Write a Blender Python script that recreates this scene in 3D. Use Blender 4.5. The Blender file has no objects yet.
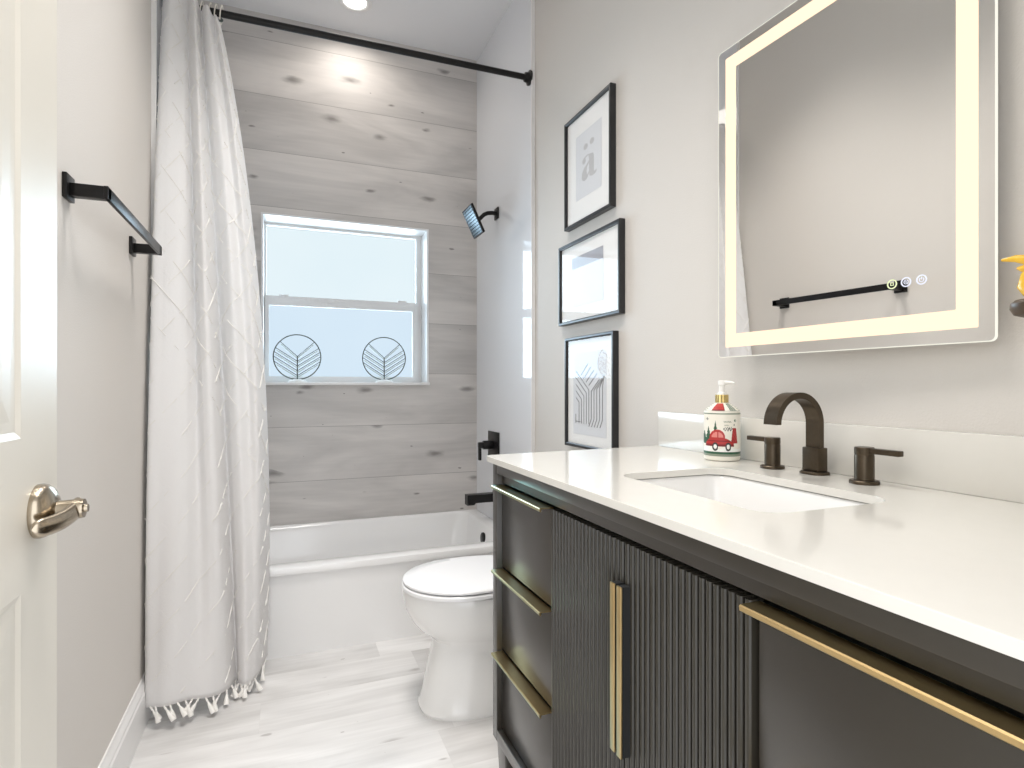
import bpy, bmesh, math, random
from math import sin, cos, pi, radians, sqrt, atan2
from mathutils import Vector, Matrix

random.seed(7)
SC = bpy.context.scene
COL = SC.collection

# ------------------------------------------------------------------ camera, light, exposure
cd = bpy.data.cameras.new('camera')
cam = bpy.data.objects.new('camera', cd)
COL.objects.link(cam)
cam.location = (0, 0, 1.088)
cam.rotation_euler = (radians(90), 0, radians(-21.7232))
cd.sensor_width = 36
cd.lens = 36 * 570.4554 / 1024
cd.shift_y = 2.1 / 1024
cd.clip_start = 0.02
SC.camera = cam

SC.view_settings.view_transform = 'Standard'
SC.view_settings.look = 'None'
SC.view_settings.exposure = 0.05
SC.view_settings.gamma = 1.0
SC.view_settings.use_curve_mapping = False

W = bpy.data.worlds.new('world')
SC.world = W
W.use_nodes = True
W.node_tree.nodes['Background'].inputs[0].default_value = (0.95, 0.97, 1.0, 1)
W.node_tree.nodes['Background'].inputs[1].default_value = 2.6

SHOWER_W, ROOM_W, ENTRY_W = 2.6, 8.5, 6.5       # downlights
LED = 1.32                                       # mirror light band
DAY = 0.94
SKY_W = 9.0                                    # daylight coming through the panes
#                                     # frosted window panes

# ------------------------------------------------------------------ room numbers (metres; camera stands at 0,0)
XL, XR = -0.427, 1.076          # side walls
YB, YT = 3.2334, 2.42           # plank wall, start of the shower tile
ZC = 3.025                      # ceiling
YF = 0.14                       # inner face of the entrance wall

# ------------------------------------------------------------------ materials
def srgb(r, g, b):
    f = lambda c: c / 12.92 if c <= .04045 else ((c + .055) / 1.055) ** 2.4
    return (f(r / 255), f(g / 255), f(b / 255), 1)

class N:
    def __init__(s, name):
        s.m = bpy.data.materials.new(name); s.m.use_nodes = True
        s.t = s.m.node_tree; s.t.nodes.clear()
        s.out = s.t.nodes.new('ShaderNodeOutputMaterial')
    def n(s, typ, **kw):
        x = s.t.nodes.new(typ)
        for k, v in kw.items():
            if k.startswith('i_'):
                x.inputs[k[2:].replace('_', ' ')].default_value = v
            else: setattr(x, k, v)
        return x
    def l(s, a, b): s.t.links.new(a, b)
    def math(s, op, a, b=None, c=None):
        x = s.n('ShaderNodeMath', operation=op)
        for i, v in enumerate((a, b, c)):
            if v is None: continue
            if isinstance(v, (int, float)): x.inputs[i].default_value = v
            else: s.l(v, x.inputs[i])
        return x.outputs[0]
    def mix(s, f, a, b, blend='MIX'):
        x = s.n('ShaderNodeMix', data_type='RGBA', blend_type=blend)
        for sock, v in ((x.inputs[0], f), (x.inputs[6], a), (x.inputs[7], b)):
            if isinstance(v, (int, float, tuple)): sock.default_value = v
            else: s.l(v, sock)
        return x.outputs[2]

def mat(name, col, rough=.5, metal=0, noise=0.0, nscale=8, bump=0.0, bscale=200, spec=.5, coat=0, crough=.05, cior=1.5, edge=None):
    k = N(name)
    p = k.n('ShaderNodeBsdfPrincipled')
    p.inputs['Roughness'].default_value = rough
    p.inputs['Metallic'].default_value = metal
    p.inputs['Specular IOR Level'].default_value = spec
    p.inputs['Coat Weight'].default_value = coat
    if edge: p.inputs['Specular Tint'].default_value = edge      # tint at grazing angles; on the brass it paints in a teal sheen
    p.inputs['Coat Roughness'].default_value = crough; p.inputs['Coat IOR'].default_value = cior
    tc = k.n('ShaderNodeTexCoord')
    if noise:
        nz = k.n('ShaderNodeTexNoise'); nz.inputs['Scale'].default_value = nscale
        k.l(tc.outputs['Object'], nz.inputs['Vector'])
        a = tuple(c * (1 - noise) for c in col[:3]) + (1,); b = tuple(min(1, c * (1 + noise)) for c in col[:3]) + (1,)
        k.l(k.mix(nz.outputs[0], a, b), p.inputs['Base Color'])
    else: p.inputs['Base Color'].default_value = col
    if bump:
        nz = k.n('ShaderNodeTexNoise'); nz.inputs['Scale'].default_value = bscale
        k.l(tc.outputs['Object'], nz.inputs['Vector'])
        b = k.n('ShaderNodeBump'); b.inputs['Strength'].default_value = bump; b.inputs['Distance'].default_value = .002
        k.l(nz.outputs[0], b.inputs['Height']); k.l(b.outputs[0], p.inputs['Normal'])
    k.l(p.outputs[0], k.out.inputs[0])
    return k.m

def emis(name, col, strength, gloss=0.0):
    k = N(name)
    e = k.n('ShaderNodeEmission'); e.inputs[0].default_value = col; e.inputs[1].default_value = strength
    k.l(e.outputs[0], k.out.inputs[0])
    return k.m

def planks(name, along, across, pitch, offset, length, c_lo, c_hi, c_knot, rough, seam=.0016, knot_amt=1.0, gscale=1.0, seam_dark=.55, tonal=.28, cscale=5.0):
    """wood planks: along / across are axis indices of the object coordinates"""
    k = N(name)
    tc = k.n('ShaderNodeTexCoord'); sp = k.n('ShaderNodeSeparateXYZ'); k.l(tc.outputs['Object'], sp.inputs[0])
    A, C = sp.outputs[along], sp.outputs[across]
    v = k.math('DIVIDE', k.math('SUBTRACT', C, offset), pitch)
    row = k.math('FLOOR', v); fv = k.math('FRACT', v)
    wn = k.n('ShaderNodeTexWhiteNoise', noise_dimensions='1D'); k.l(row, wn.inputs['W'])
    u = k.math('ADD', k.math('DIVIDE', A, length), k.math('MULTIPLY', wn.outputs[0], 7.3))
    colm = k.math('FLOOR', u); fu = k.math('FRACT', u)
    cid = k.n('ShaderNodeCombineXYZ'); k.l(row, cid.inputs[0]); k.l(colm, cid.inputs[1])
    wn2 = k.n('ShaderNodeTexWhiteNoise', noise_dimensions='3D'); k.l(cid.outputs[0], wn2.inputs['Vector'])
    tone = wn2.outputs[0]
    # grain space: stretched along the board, moved per board
    gv = k.n('ShaderNodeCombineXYZ')
    k.l(k.math('ADD', k.math('MULTIPLY', A, 1.3 * gscale), k.math('MULTIPLY', tone, 31)), gv.inputs[0])
    k.l(k.math('MULTIPLY', C, cscale), gv.inputs[1])
    k.l(k.math('MULTIPLY', tone, 17), gv.inputs[2])
    g1 = k.n('ShaderNodeTexNoise'); g1.inputs['Scale'].default_value = 1.0; g1.inputs['Detail'].default_value = 4; g1.inputs['Distortion'].default_value = .9
    k.l(gv.outputs[0], g1.inputs['Vector'])
    gv2 = k.n('ShaderNodeVectorMath', operation='MULTIPLY'); gv2.inputs[1].default_value = (2.0, 9.0, 1)
    k.l(gv.outputs[0], gv2.inputs[0])
    g2 = k.n('ShaderNodeTexNoise'); g2.inputs['Scale'].default_value = 1.5; g2.inputs['Detail'].default_value = 5
    k.l(gv2.outputs[0], g2.inputs['Vector'])
    f = k.math('ADD', k.math('MULTIPLY', g1.outputs[0], .82), k.math('ADD', k.math('MULTIPLY', g2.outputs[0], .18), k.math('MULTIPLY', k.math('SUBTRACT', tone, .5), tonal)))
    rp = k.n('ShaderNodeMapRange'); rp.inputs[1].default_value = .33; rp.inputs[2].default_value = .68; k.l(f, rp.inputs[0])
    col = k.mix(rp.outputs[0], c_lo, c_hi)
    # knots and short dark streaks
    kv = k.n('ShaderNodeCombineXYZ')
    k.l(k.math('ADD', k.math('MULTIPLY', A, 3.4), k.math('MULTIPLY', tone, 11)), kv.inputs[0]); k.l(k.math('MULTIPLY', C, 8.5), kv.inputs[1])
    vo = k.n('ShaderNodeTexVoronoi', voronoi_dimensions='2D'); vo.inputs['Scale'].default_value = 1.0
    k.l(kv.outputs[0], vo.inputs['Vector'])
    wob = k.n('ShaderNodeTexNoise'); wob.inputs['Scale'].default_value = 4; k.l(kv.outputs[0], wob.inputs['Vector'])
    vs = k.n('ShaderNodeSeparateColor'); k.l(vo.outputs['Color'], vs.inputs[0])
    size = k.math('MULTIPLY', k.math('MAXIMUM', k.math('SUBTRACT', vs.outputs[0], .55), 0.0), .62)
    d = k.math('ADD', vo.outputs['Distance'], k.math('MULTIPLY', k.math('SUBTRACT', wob.outputs[0], .5), .22))
    kn = k.n('ShaderNodeMapRange'); kn.interpolation_type = 'SMOOTHSTEP'
    kn.inputs[3].default_value = 1; kn.inputs[4].default_value = 0; kn.inputs[1].default_value = .0
    k.l(d, kn.inputs[0]); k.l(k.math('ADD', size, .0005), kn.inputs[2])
    col = k.mix(k.math('MULTIPLY', kn.outputs[0], knot_amt), col, c_knot)
    # seams
    hs = seam / pitch / 2; he = seam / length / 2
    s1 = k.math('LESS_THAN', k.math('MINIMUM', fv, k.math('SUBTRACT', 1.0, fv)), hs)
    s2 = k.math('LESS_THAN', k.math('MINIMUM', fu, k.math('SUBTRACT', 1.0, fu)), he)
    sm = k.math('MAXIMUM', s1, s2)
    col = k.mix(k.math('MULTIPLY', sm, seam_dark), col, c_knot)
    p = k.n('ShaderNodeBsdfPrincipled'); p.inputs['Roughness'].default_value = rough
    k.l(col, p.inputs['Base Color'])
    bp = k.n('ShaderNodeBump'); bp.inputs['Strength'].default_value = .12; bp.inputs['Distance'].default_value = .002
    k.l(k.math('SUBTRACT', g2.outputs[0], sm), bp.inputs['Height']); k.l(bp.outputs[0], p.inputs['Normal'])
    k.l(p.outputs[0], k.out.inputs[0])
    return k.m

def curtain_mat():
    k = N('curtain_cloth')
    uv = k.n('ShaderNodeUVMap'); sp = k.n('ShaderNodeSeparateXYZ'); k.l(uv.outputs[0], sp.inputs[0])
    a = k.math('MULTIPLY', k.math('ADD', sp.outputs[0], k.math('MULTIPLY', sp.outputs[1], .9)), 8.0)
    b = k.math('MULTIPLY', k.math('SUBTRACT', sp.outputs[0], k.math('MULTIPLY', sp.outputs[1], .9)), 8.0)
    def line(x):
        fr = k.math('FRACT', x); return k.math('LESS_THAN', k.math('ABSOLUTE', k.math('SUBTRACT', fr, .5)), .05)
    ln = k.math('MAXIMUM', line(a), line(b))
    nz = k.n('ShaderNodeTexNoise'); nz.inputs['Scale'].default_value = 160; k.l(uv.outputs[0], nz.inputs['Vector'])
    h = k.math('ADD', ln, k.math('MULTIPLY', nz.outputs[0], .35))
    bp = k.n('ShaderNodeBump'); bp.inputs['Strength'].default_value = .5; bp.inputs['Distance'].default_value = .004
    k.l(h, bp.inputs['Height'])
    p = k.n('ShaderNodeBsdfPrincipled'); p.inputs['Base Color'].default_value = srgb(250, 248, 247); p.inputs['Roughness'].default_value = .9
    p.inputs['Specular IOR Level'].default_value = .1
    k.l(bp.outputs[0], p.inputs['Normal'])
    t = k.n('ShaderNodeBsdfTranslucent'); t.inputs[0].default_value = srgb(246, 244, 242)
    ms = k.n('ShaderNodeMixShader'); ms.inputs[0].default_value = .28
    k.l(p.outputs[0], ms.inputs[1]); k.l(t.outputs[0], ms.inputs[2]); k.l(ms.outputs[0], k.out.inputs[0])
    return k.m

def glass_mat(name, r0):
    """thin pane: Schlick reflection on the outer face only, clear otherwise"""
    k = N(name)
    lw = k.n('ShaderNodeLayerWeight'); lw.inputs[0].default_value = .5
    geo = k.n('ShaderNodeNewGeometry')
    sch = k.math('ADD', r0, k.math('MULTIPLY', 1 - r0, k.math('POWER', lw.outputs['Facing'], 5.0)))
    fac = k.math('MULTIPLY', sch, k.math('SUBTRACT', 1.0, geo.outputs['Backfacing']))
    t = k.n('ShaderNodeBsdfTransparent'); g = k.n('ShaderNodeBsdfGlossy'); g.inputs['Roughness'].default_value = .0
    ms = k.n('ShaderNodeMixShader'); k.l(fac, ms.inputs[0]); k.l(t.outputs[0], ms.inputs[1]); k.l(g.outputs[0], ms.inputs[2])
    k.l(ms.outputs[0], k.out.inputs[0])
    return k.m

def frosted(name, strength, c1, c2):
    k = N(name)
    tc = k.n('ShaderNodeTexCoord')
    n1 = k.n('ShaderNodeTexNoise'); n1.inputs['Scale'].default_value = 2.2; k.l(tc.outputs['Object'], n1.inputs['Vector'])
    n2 = k.n('ShaderNodeTexNoise'); n2.inputs['Scale'].default_value = 260; k.l(tc.outputs['Object'], n2.inputs['Vector'])
    f = k.math('ADD', k.math('MULTIPLY', n1.outputs[0], .8), k.math('MULTIPLY', n2.outputs[0], .2))
    e = k.n('ShaderNodeEmission'); k.l(k.mix(f, c1, c2), e.inputs[0]); e.inputs[1].default_value = strength
    k.l(e.outputs[0], k.out.inputs[0])
    return k.m

MT = dict(
    wall=mat('greige_paint', srgb(218, 213, 207), .75, bump=.25, bscale=260),
    ceil=mat('ceiling_white', srgb(236, 236, 238), .8),
    tile=mat('gloss_white_tile', srgb(238, 239, 242), .06, noise=.01, nscale=2, coat=.4),
    trimw=mat('trim_white', srgb(240, 239, 238), .35),
    door=mat('door_white', srgb(228, 223, 212), .38),
    vinyl=mat('window_vinyl', srgb(238, 238, 238), .35),
    floor=planks('whitewashed_floor', 0, 1, .19, .05, 1.9, srgb(196, 194, 192), srgb(240, 239, 238), srgb(150, 144, 141), .32, seam=.0012, knot_amt=.55, seam_dark=.10, tonal=.05),
    plank=planks('grey_plank_tile', 0, 2, .289, .003, 40.0, srgb(188, 184, 181), srgb(221, 216, 212), srgb(112, 106, 103), .42, seam=.0022, knot_amt=.75, seam_dark=.7, tonal=.045),
    tub=mat('tub_acrylic', srgb(243, 242, 241), .12, coat=.3),
    porcelain=mat('porcelain', srgb(240, 239, 237), .08, coat=.5),
    lid=mat('seat_plastic', srgb(243, 243, 244), .18),
    black=mat('matte_black_metal', (.016, .015, .015, 1), .36, metal=.6),
    black_sheen=mat('black_metal_warm_sheen', (.085, .066, .046, 1), .36, metal=.9, noise=.15, nscale=90),  # matte black metal, warm reflections painted into its base colour
    nozzle=mat('nozzle_face', (.10, .13, .15, 1), .25, metal=.8),
    cab=mat('charcoal_lacquer', (.027, .022, .016, 1), .30, bump=.02, bscale=500, coat=.5, crough=.25),
    reed=mat('charcoal_reeding', (.034, .030, .023, 1), .34),
    dark=mat('dark_recess', (.012, .012, .012, 1), .6),
    brass=mat('brushed_brass', (.68, .49, .24, 1), .30, metal=1, noise=.06, nscale=60, edge=(.32, .78, 1, 1)),  # teal edge tint stands in for the blue window reflection on the pulls
    nickel=mat('satin_nickel', (.42, .36, .28, 1), .22, metal=1),
    quartz=mat('white_quartz', srgb(226, 223, 216), .14, noise=.015, nscale=40, coat=.2),
    cloth=curtain_mat(),
    tuft=mat('cotton_tuft', srgb(246, 243, 238), .95, spec=.1),
    ring=mat('ring_plastic', srgb(232, 226, 216), .4),
    mirror=mat('mirror_silver', (.93, .92, .90, 1), .0, metal=1),
    glass_edge=emis('lit_glass_edge', (1, .98, .86, 1), 1.0),
    led=emis('led_band', (1, .79, .57, 1), LED),
    housing=mat('mirror_housing', srgb(210, 208, 204), .5),
    btn=emis('button_light', (.86, .88, 1, 1), 1.1),
    btn_y=emis('button_light_warm', (.93, 1, .62, 1), 1.0),
    frame=mat('black_frame', (.022, .022, .024, 1), .3),
    matb=mat('mat_board', srgb(246, 245, 243), .8),
    paper=mat('print_paper', srgb(224, 225, 228), .8),
    ink=mat('grey_ink', srgb(196, 195, 196), .8),
    ink2=mat('dark_ink', srgb(120, 118, 120), .8),
    photo=mat('grey_print', srgb(168, 168, 176), .8, noise=.25, nscale=9),
    pglass=glass_mat('picture_glass', .03),
    wire=mat('dark_wire', (.10, .12, .115, 1), .4, metal=.3),
    pale=mat('pale_enamel', srgb(200, 214, 214), .4),
    stand=mat('white_stand', srgb(238, 238, 236), .5),
    yellow=mat('yellow_glaze', srgb(250, 196, 62), .25, noise=.12, nscale=30),
    wood=mat('dark_brown_disc', srgb(74, 58, 40), .4, noise=.25, nscale=60),
    pump=mat('pump_white', srgb(244, 242, 238), .25),
    gold=mat('gold_collar', (.75, .58, .25, 1), .25, metal=1),
    drain=mat('chrome', (.7, .7, .7, 1), .15, metal=1),
    pane_top=frosted('frosted_pane_light', DAY, (.76, .90, .96, 1), (.86, .96, 1.0, 1)),
    pane_low=frosted('frosted_pane_blue', DAY, (.64, .80, .94, 1), (.76, .89, .99, 1)),
    lens=emis('downlight_lens', (1, .96, .9, 1), 4.0),
)
LABELM = [mat('label_' + n, c, .3) for n, c in (
    ('cream', srgb(244, 240, 228)), ('red', srgb(186, 52, 52)), ('dark_red', srgb(126, 34, 38)), ('green', srgb(44, 92, 66)),
    ('grey_green', srgb(140, 150, 132)), ('charcoal', srgb(62, 62, 62)), ('pink', srgb(226, 140, 132)), ('snow', srgb(248, 248, 244)))]

# ------------------------------------------------------------------ mesh helpers
LOC = {}

class MB:
    def __init__(s): s.bm = bmesh.new()
    def _merge(s, b):
        me = bpy.data.meshes.new('t'); b.to_mesh(me); b.free(); s.bm.from_mesh(me); bpy.data.meshes.remove(me)
    def box(s, x0, x1, y0, y1, z0, z1, bev=0.0, seg=2, mi=0):
        b = bmesh.new()
        bmesh.ops.create_cube(b, size=1)
        for v in b.verts:
            v.co = Vector(((x0 + x1) / 2 + v.co.x * (x1 - x0), (y0 + y1) / 2 + v.co.y * (y1 - y0), (z0 + z1) / 2 + v.co.z * (z1 - z0)))
        if bev: bmesh.ops.bevel(b, geom=list(b.edges), offset=bev, segments=seg, affect='EDGES', profile=.5)
        for f in b.faces: f.material_index = mi
        s._merge(b); return s
    def loft(s, loops, cap0=True, cap1=True, close=False, mi=0):
        bm = s.bm; R = [[bm.verts.new(p) for p in L] for L in loops]
        n = len(loops[0]); rr = list(zip(R, R[1:])) + ([(R[-1], R[0])] if close else [])
        for a, b in rr:
            for i in range(n):
                f = bm.faces.new((a[i], a[(i + 1) % n], b[(i + 1) % n], b[i])); f.material_index = mi
        if not close:
            if cap0: bm.faces.new(list(reversed(R[0]))).material_index = mi
            if cap1: bm.faces.new(R[-1]).material_index = mi
        return s
    def cyl(s, p0, p1, r0, r1=None, seg=24, bev=0.0):
        r1 = r0 if r1 is None else r1
        p0, p1 = Vector(p0), Vector(p1); d = (p1 - p0); L = d.length; d = d / L
        u = d.orthogonal().normalized(); w = d.cross(u)
        st = [(0, r0), (L, r1)] if not bev else [(0, r0 - bev), (bev * .3, r0 - bev * .3), (bev, r0), (L - bev, r1), (L - bev * .3, r1 - bev * .3), (L, r1 - bev)]
        return s.loft([[p0 + d * t + (u * cos(2 * pi * i / seg) + w * sin(2 * pi * i / seg)) * r for i in range(seg)] for t, r in st])
    def tube(s, pts, r, seg=10, closed=False, radii=None):
        pts = [Vector(p) for p in pts]; n = len(pts); loops = []; prev = None
        for i, p in enumerate(pts):
            a = pts[(i - 1) % n] if (closed or i) else p
            b = pts[(i + 1) % n] if (closed or i < n - 1) else p
            d = (b - a).normalized()
            u = d.orthogonal().normalized() if prev is None else (prev - d * prev.dot(d)).normalized()
            prev = u; w = d.cross(u); rr = radii[i] if radii else r
            loops.append([p + (u * cos(2 * pi * k / seg) + w * sin(2 * pi * k / seg)) * rr for k in range(seg)])
        return s.loft(loops, close=closed)
    def lathe(s, prof, c, seg=32, axis='Z'):
        c = Vector(c); loops = []
        for r, h in prof:
            L = []
            for i in range(seg):
                a = 2 * pi * i / seg; x, y = r * cos(a), r * sin(a)
                L.append(c + (Vector((x, y, h)) if axis == 'Z' else Vector((h, x, y)) if axis == 'X' else Vector((y, h, x))))
            loops.append(L)
        return s.loft(loops)
    def prism(s, poly, f0, f1, mi=0):
        """poly: 2-D points; f0,f1 map (a,b) to the two end caps"""
        bm = s.bm; A = [bm.verts.new(f0(*p)) for p in poly]; B = [bm.verts.new(f1(*p)) for p in poly]; n = len(poly)
        fs = [bm.faces.new(A), bm.faces.new(list(reversed(B)))]
        fs += [bm.faces.new((A[(i + 1) % n], A[i], B[i], B[(i + 1) % n])) for i in range(n)]
        for f in fs: f.material_index = mi
        return s
    def build(s, name, m, parent=None, loc=None, smooth=True, recalc=True):
        bm = s.bm
        if recalc: bmesh.ops.recalc_face_normals(bm, faces=list(bm.faces))
        big = [f for f in bm.faces if len(f.verts) > 4]
        if big: bmesh.ops.triangulate(bm, faces=big)
        root = parent
        off = Vector(LOC[root.name]) if root is not None else Vector(loc or (0, 0, 0))
        for v in bm.verts: v.co -= off
        me = bpy.data.meshes.new(name); bm.to_mesh(me); bm.free()
        for x in (m if isinstance(m, list) else [m]): me.materials.append(x)
        if smooth:
            for p in me.polygons: p.use_smooth = True
            try: me.set_sharp_from_angle(angle=radians(38))
            except Exception: pass
        o = bpy.data.objects.new(name, me); COL.objects.link(o)
        if parent is not None: o.parent = parent
        else: o.location = off
        LOC[o.name] = off
        return o

def tag(o, label, cat=None, group=None, kind=None):
    o['label'] = label
    if cat: o['category'] = cat
    if group: o['group'] = group
    if kind: o['kind'] = kind
    return o
def thing(name, label, cat, loc, group=None, kind=None):
    o = bpy.data.objects.new(name, None); COL.objects.link(o)
    o.empty_display_size = .05; o.location = loc; LOC[o.name] = Vector(loc)
    return tag(o, label, cat, group, kind)
def struct(o, label, cat): return tag(o, label, cat, kind='structure')

def rrect(x0, x1, y0, y1, r, z, n=8):
    P = []
    for cx, cy, a0 in ((x1 - r, y1 - r, 0), (x0 + r, y1 - r, pi / 2), (x0 + r, y0 + r, pi), (x1 - r, y0 + r, 1.5 * pi)):
        for i in range(n + 1):
            a = a0 + pi / 2 * i / n; P.append(Vector((cx + r * cos(a), cy + r * sin(a), z)))
    return P
def ell(x0, x1, cy, hw, z, n=48, ef=2.0, eb=2.6, mid=.45):
    """egg outline in plan: front at x0, back at x1"""
    P = []; xm = x0 + (x1 - x0) * mid
    for i in range(n):
        a = 2 * pi * i / n; c, s_ = cos(a), sin(a)
        e = eb if c > 0 else ef; L = (x1 - xm) if c > 0 else (xm - x0)
        P.append(Vector((xm + L * math.copysign(abs(c) ** (2 / e), c), cy + hw * math.copysign(abs(s_) ** (2 / e), s_), z)))
    return P
def catmull(P, t):
    n = len(P) - 1; x = min(max(t, 0), .999999) * n; i = int(x); f = x - i
    g = lambda k: P[min(max(k, 0), n)]
    out = []
    for q in range(len(P[0])):
        a, b, c, d = g(i - 1)[q], g(i)[q], g(i + 1)[q], g(i + 2)[q]
        out.append(.5 * (2 * b + (c - a) * f + (2 * a - 5 * b + 4 * c - d) * f * f + (3 * b - a - 3 * c + d) * f ** 3))
    return out

# ------------------------------------------------------------------ the setting
struct(MB().box(XL - .1, XR + .1, -.02, YB + .3, -.06, 0).build('floor', MT['floor'], smooth=False), 'whitewashed wood plank floor', 'floor')
struct(MB().box(XL - .1, XR + .1, -.02, YB + .3, ZC, ZC + .08).build('ceiling', MT['ceil'], smooth=False), 'plain white ceiling', 'ceiling')
struct(MB().box(XL - .1, XL, -.02, YB + .3, 0, ZC).build('wall_left', MT['wall'], smooth=False), 'greige painted wall with the towel bar', 'wall')
struct(MB().box(XR, XR + .1, -.02, YB + .3, 0, ZC).build('wall_right', MT['wall'], smooth=False), 'greige painted wall with pictures and mirror', 'wall')
# glossy white shower surround panels on both side walls
struct(MB().box(XR - .014, XR, YT, YB, .3, ZC).build('wall_shower_right', MT['tile'], smooth=False), 'glossy white shower wall with black fittings', 'wall')
struct(MB().box(XL, XL + .012, YT - .13, YB, .3, ZC).build('wall_shower_left', MT['tile'], smooth=False), 'glossy white shower wall behind the curtain', 'wall')
struct(MB().box(XR - .017, XR, YT - .006, YT, 0, ZC).build('trim_1', MT['trimw'], smooth=False), 'white edge trim of the right shower wall', 'trim')
struct(MB().box(XL, XL + .015, YT - .136, YT - .13, 0, ZC).build('trim_2', MT['trimw'], smooth=False), 'white edge trim of the left shower wall', 'trim')
# plank wall with the window opening
WX0, WX1, WZ0, WZ1 = -.1137, .770, 1.097, 1.991
wb = MB()
wb.box(XL, WX0, YB, YB + .2, 0, ZC); wb.box(WX1, XR, YB, YB + .2, 0, ZC)
wb.box(WX0, WX1, YB, YB + .2, 0, WZ0); wb.box(WX0, WX1, YB, YB + .2, WZ1, ZC)
struct(wb.build('wall_back', MT['plank'], smooth=False), 'grey wood plank tile wall around the window', 'wall')
# entrance wall with the doorway the camera stands in
wf = MB()
wf.box(XL - .1, -.335, .0, YF, 0, ZC); wf.box(.46, XR + .1, .0, YF, 0, ZC); wf.box(-.335, .46, .0, YF, 2.06, ZC)
struct(wf.build('wall_front', MT['wall'], smooth=False), 'greige entrance wall with the doorway', 'wall')
# baseboards
def baseboard(name, x, sx, y0, y1, label):
    pf = [(0, 0), (.015, 0), (.015, .112), (.012, .118), (.012, .126), (.006, .14), (.004, .150), (0, .150)]
    struct(MB().prism(pf, lambda a, b: Vector((x + sx * a, y0, b)), lambda a, b: Vector((x + sx * a, y1, b))).build(name, MT['trimw'], smooth=False), label, 'baseboard')
baseboard('baseboard_left', XL, 1, YF, YT - .136, 'white moulded baseboard along the left wall')
baseboard('baseboard_right', XR, -1, 1.40, YT - .006, 'white moulded baseboard behind the toilet')

# window
win = thing('window_1', 'white single hung window with frosted panes', 'window', ((WX0 + WX1) / 2, YB + .13, WZ0), kind='structure')
rv = MB()      # reveal lining and sill
rv.box(WX0 - .0005, WX0 + .010, YB - .004, YB + .15, WZ0 + .0125, WZ1 + .0005); rv.box(WX1 - .010, WX1 + .0005, YB - .004, YB + .15, WZ0 + .0125, WZ1 + .0005)
rv.box(WX0 + .0102, WX1 - .0102, YB - .004, YB + .15, WZ1 - .010, WZ1 + .0005)
rv.build('window_reveal', MT['vinyl'], win, smooth=False)
MB().box(WX0 - .004, WX1 + .004, YB - .022, YB + .1495, WZ0 - .004, WZ0 + .012, bev=.003).build('window_sill', MT['trimw'], win)
yf = YB + .15
zr = 1.556                       # meeting rail centre
fr = MB()
fr.box(WX0 + .002, WX0 + .020, yf + .0005, yf + .05, WZ0, WZ1); fr.box(WX1 - .040, WX1 - .002, yf + .0005, yf + .05, WZ0, WZ1)
fr.box(WX0 + .0202, WX1 - .0402, yf + .001, yf + .05, WZ1 - .024, WZ1 - .002); fr.box(WX0 + .0202, WX1 - .0402, yf + .001, yf + .05, WZ0, WZ0 + .025)
fr.build('window_frame', MT['vinyl'], win, smooth=False)
sa = MB()                        # lower sash, proud of the frame
zs0, zs1 = WZ0 + .014, zr + .026
sa.box(WX0 + .013, WX0 + .034, yf - .012, yf - .0005, zs0, zs1); sa.box(WX1 - .064, WX1 - .030, yf - .012, yf - .0005, zs0, zs1)
sa.box(WX0 + .0342, WX1 - .0642, yf - .0125, yf + .0095, zr - .026, zs1); sa.box(WX0 + .0342, WX1 - .0642, yf - .012, yf - .0005, zs0, WZ0 + .045)
sash = sa.build('sash', MT['vinyl'], win)
for lx in (.0, .65):
    MB().box(lx - .03, lx + .02, yf - .012, yf + .02, zr + .026, zr + .036, bev=.002).build('sash_lock', MT['trimw'], sash)
MB().box(WX0 + .0204, WX1 - .0404, yf + .034, yf + .038, zr + .0262, WZ1 - .0242).build('upper_pane', MT['pane_top'], win, smooth=False)
MB().box(WX0 + .0205, WX1 - .0405, yf + .010, yf + .014, WZ0 + .0255, zr - .0005).build('lower_pane', MT['pane_low'], win, smooth=False)
for nm, x0, x1, z0_, z1_, y_ in (('daylight_upper', WX0 + .022, WX1 - .042, zr + .03, WZ1 - .027, yf + .031), ('daylight_lower', WX0 + .036, WX1 - .066, WZ0 + .047, zr - .028, yf + .007)):
    ld = bpy.data.lights.new(nm, 'AREA'); ld.shape = 'RECTANGLE'; ld.size = x1 - x0; ld.size_y = z1_ - z0_; ld.color = (.64, .84, 1); ld.spread = radians(100)
    ld.energy = SKY_W * (x1 - x0) * (z1_ - z0_) / .70
    lo_ = bpy.data.objects.new(nm, ld); COL.objects.link(lo_); lo_.parent = win
    lo_.location = Vector(((x0 + x1) / 2, y_, (z0_ + z1_) / 2)) - LOC[win.name]; lo_.rotation_euler = (radians(-90), 0, 0)

# door, standing open in front of the left wall (hinged on the entrance wall)
DX0, DX1, DY0, DY1 = -.325, -.290, .175, .957
door = thing('door_1', 'white panelled door standing open at the left', 'door', (DX0, DY0, 0), kind='structure')
dm = MB()
st = .115                        # stiles
zrails = [(.012, .24), (.842, 1.026), (1.90, 2.03)]
dm.box(DX0, DX1, DY0, DY0 + st, .012, 2.03); dm.box(DX0, DX1, DY1 - st, DY1, .012, 2.03)
for a, b in zrails: dm.box(DX0, DX1, DY0 + st, DY1 - st, a, b)
dm.build('door_slab', MT['door'], door, smooth=False)
for a, b in ((.24, .842), (1.026, 1.90)):
    q = MB(); ya, yb = DY0 + st, DY1 - st
    def lp(i, x): return [Vector((x, ya + i, a + i)), Vector((x, yb - i, a + i)), Vector((x, yb - i, b - i)), Vector((x, ya + i, b - i))]
    q.loft([lp(0, DX0 + .002), lp(0, DX1), lp(.008, DX1 - .003), lp(.020, DX1 - .003), lp(.045, DX1 - .0012)])
    q.build('door_panel', MT['door'], door, smooth=False)
hc = Vector((DX1, .892, .930))
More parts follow.
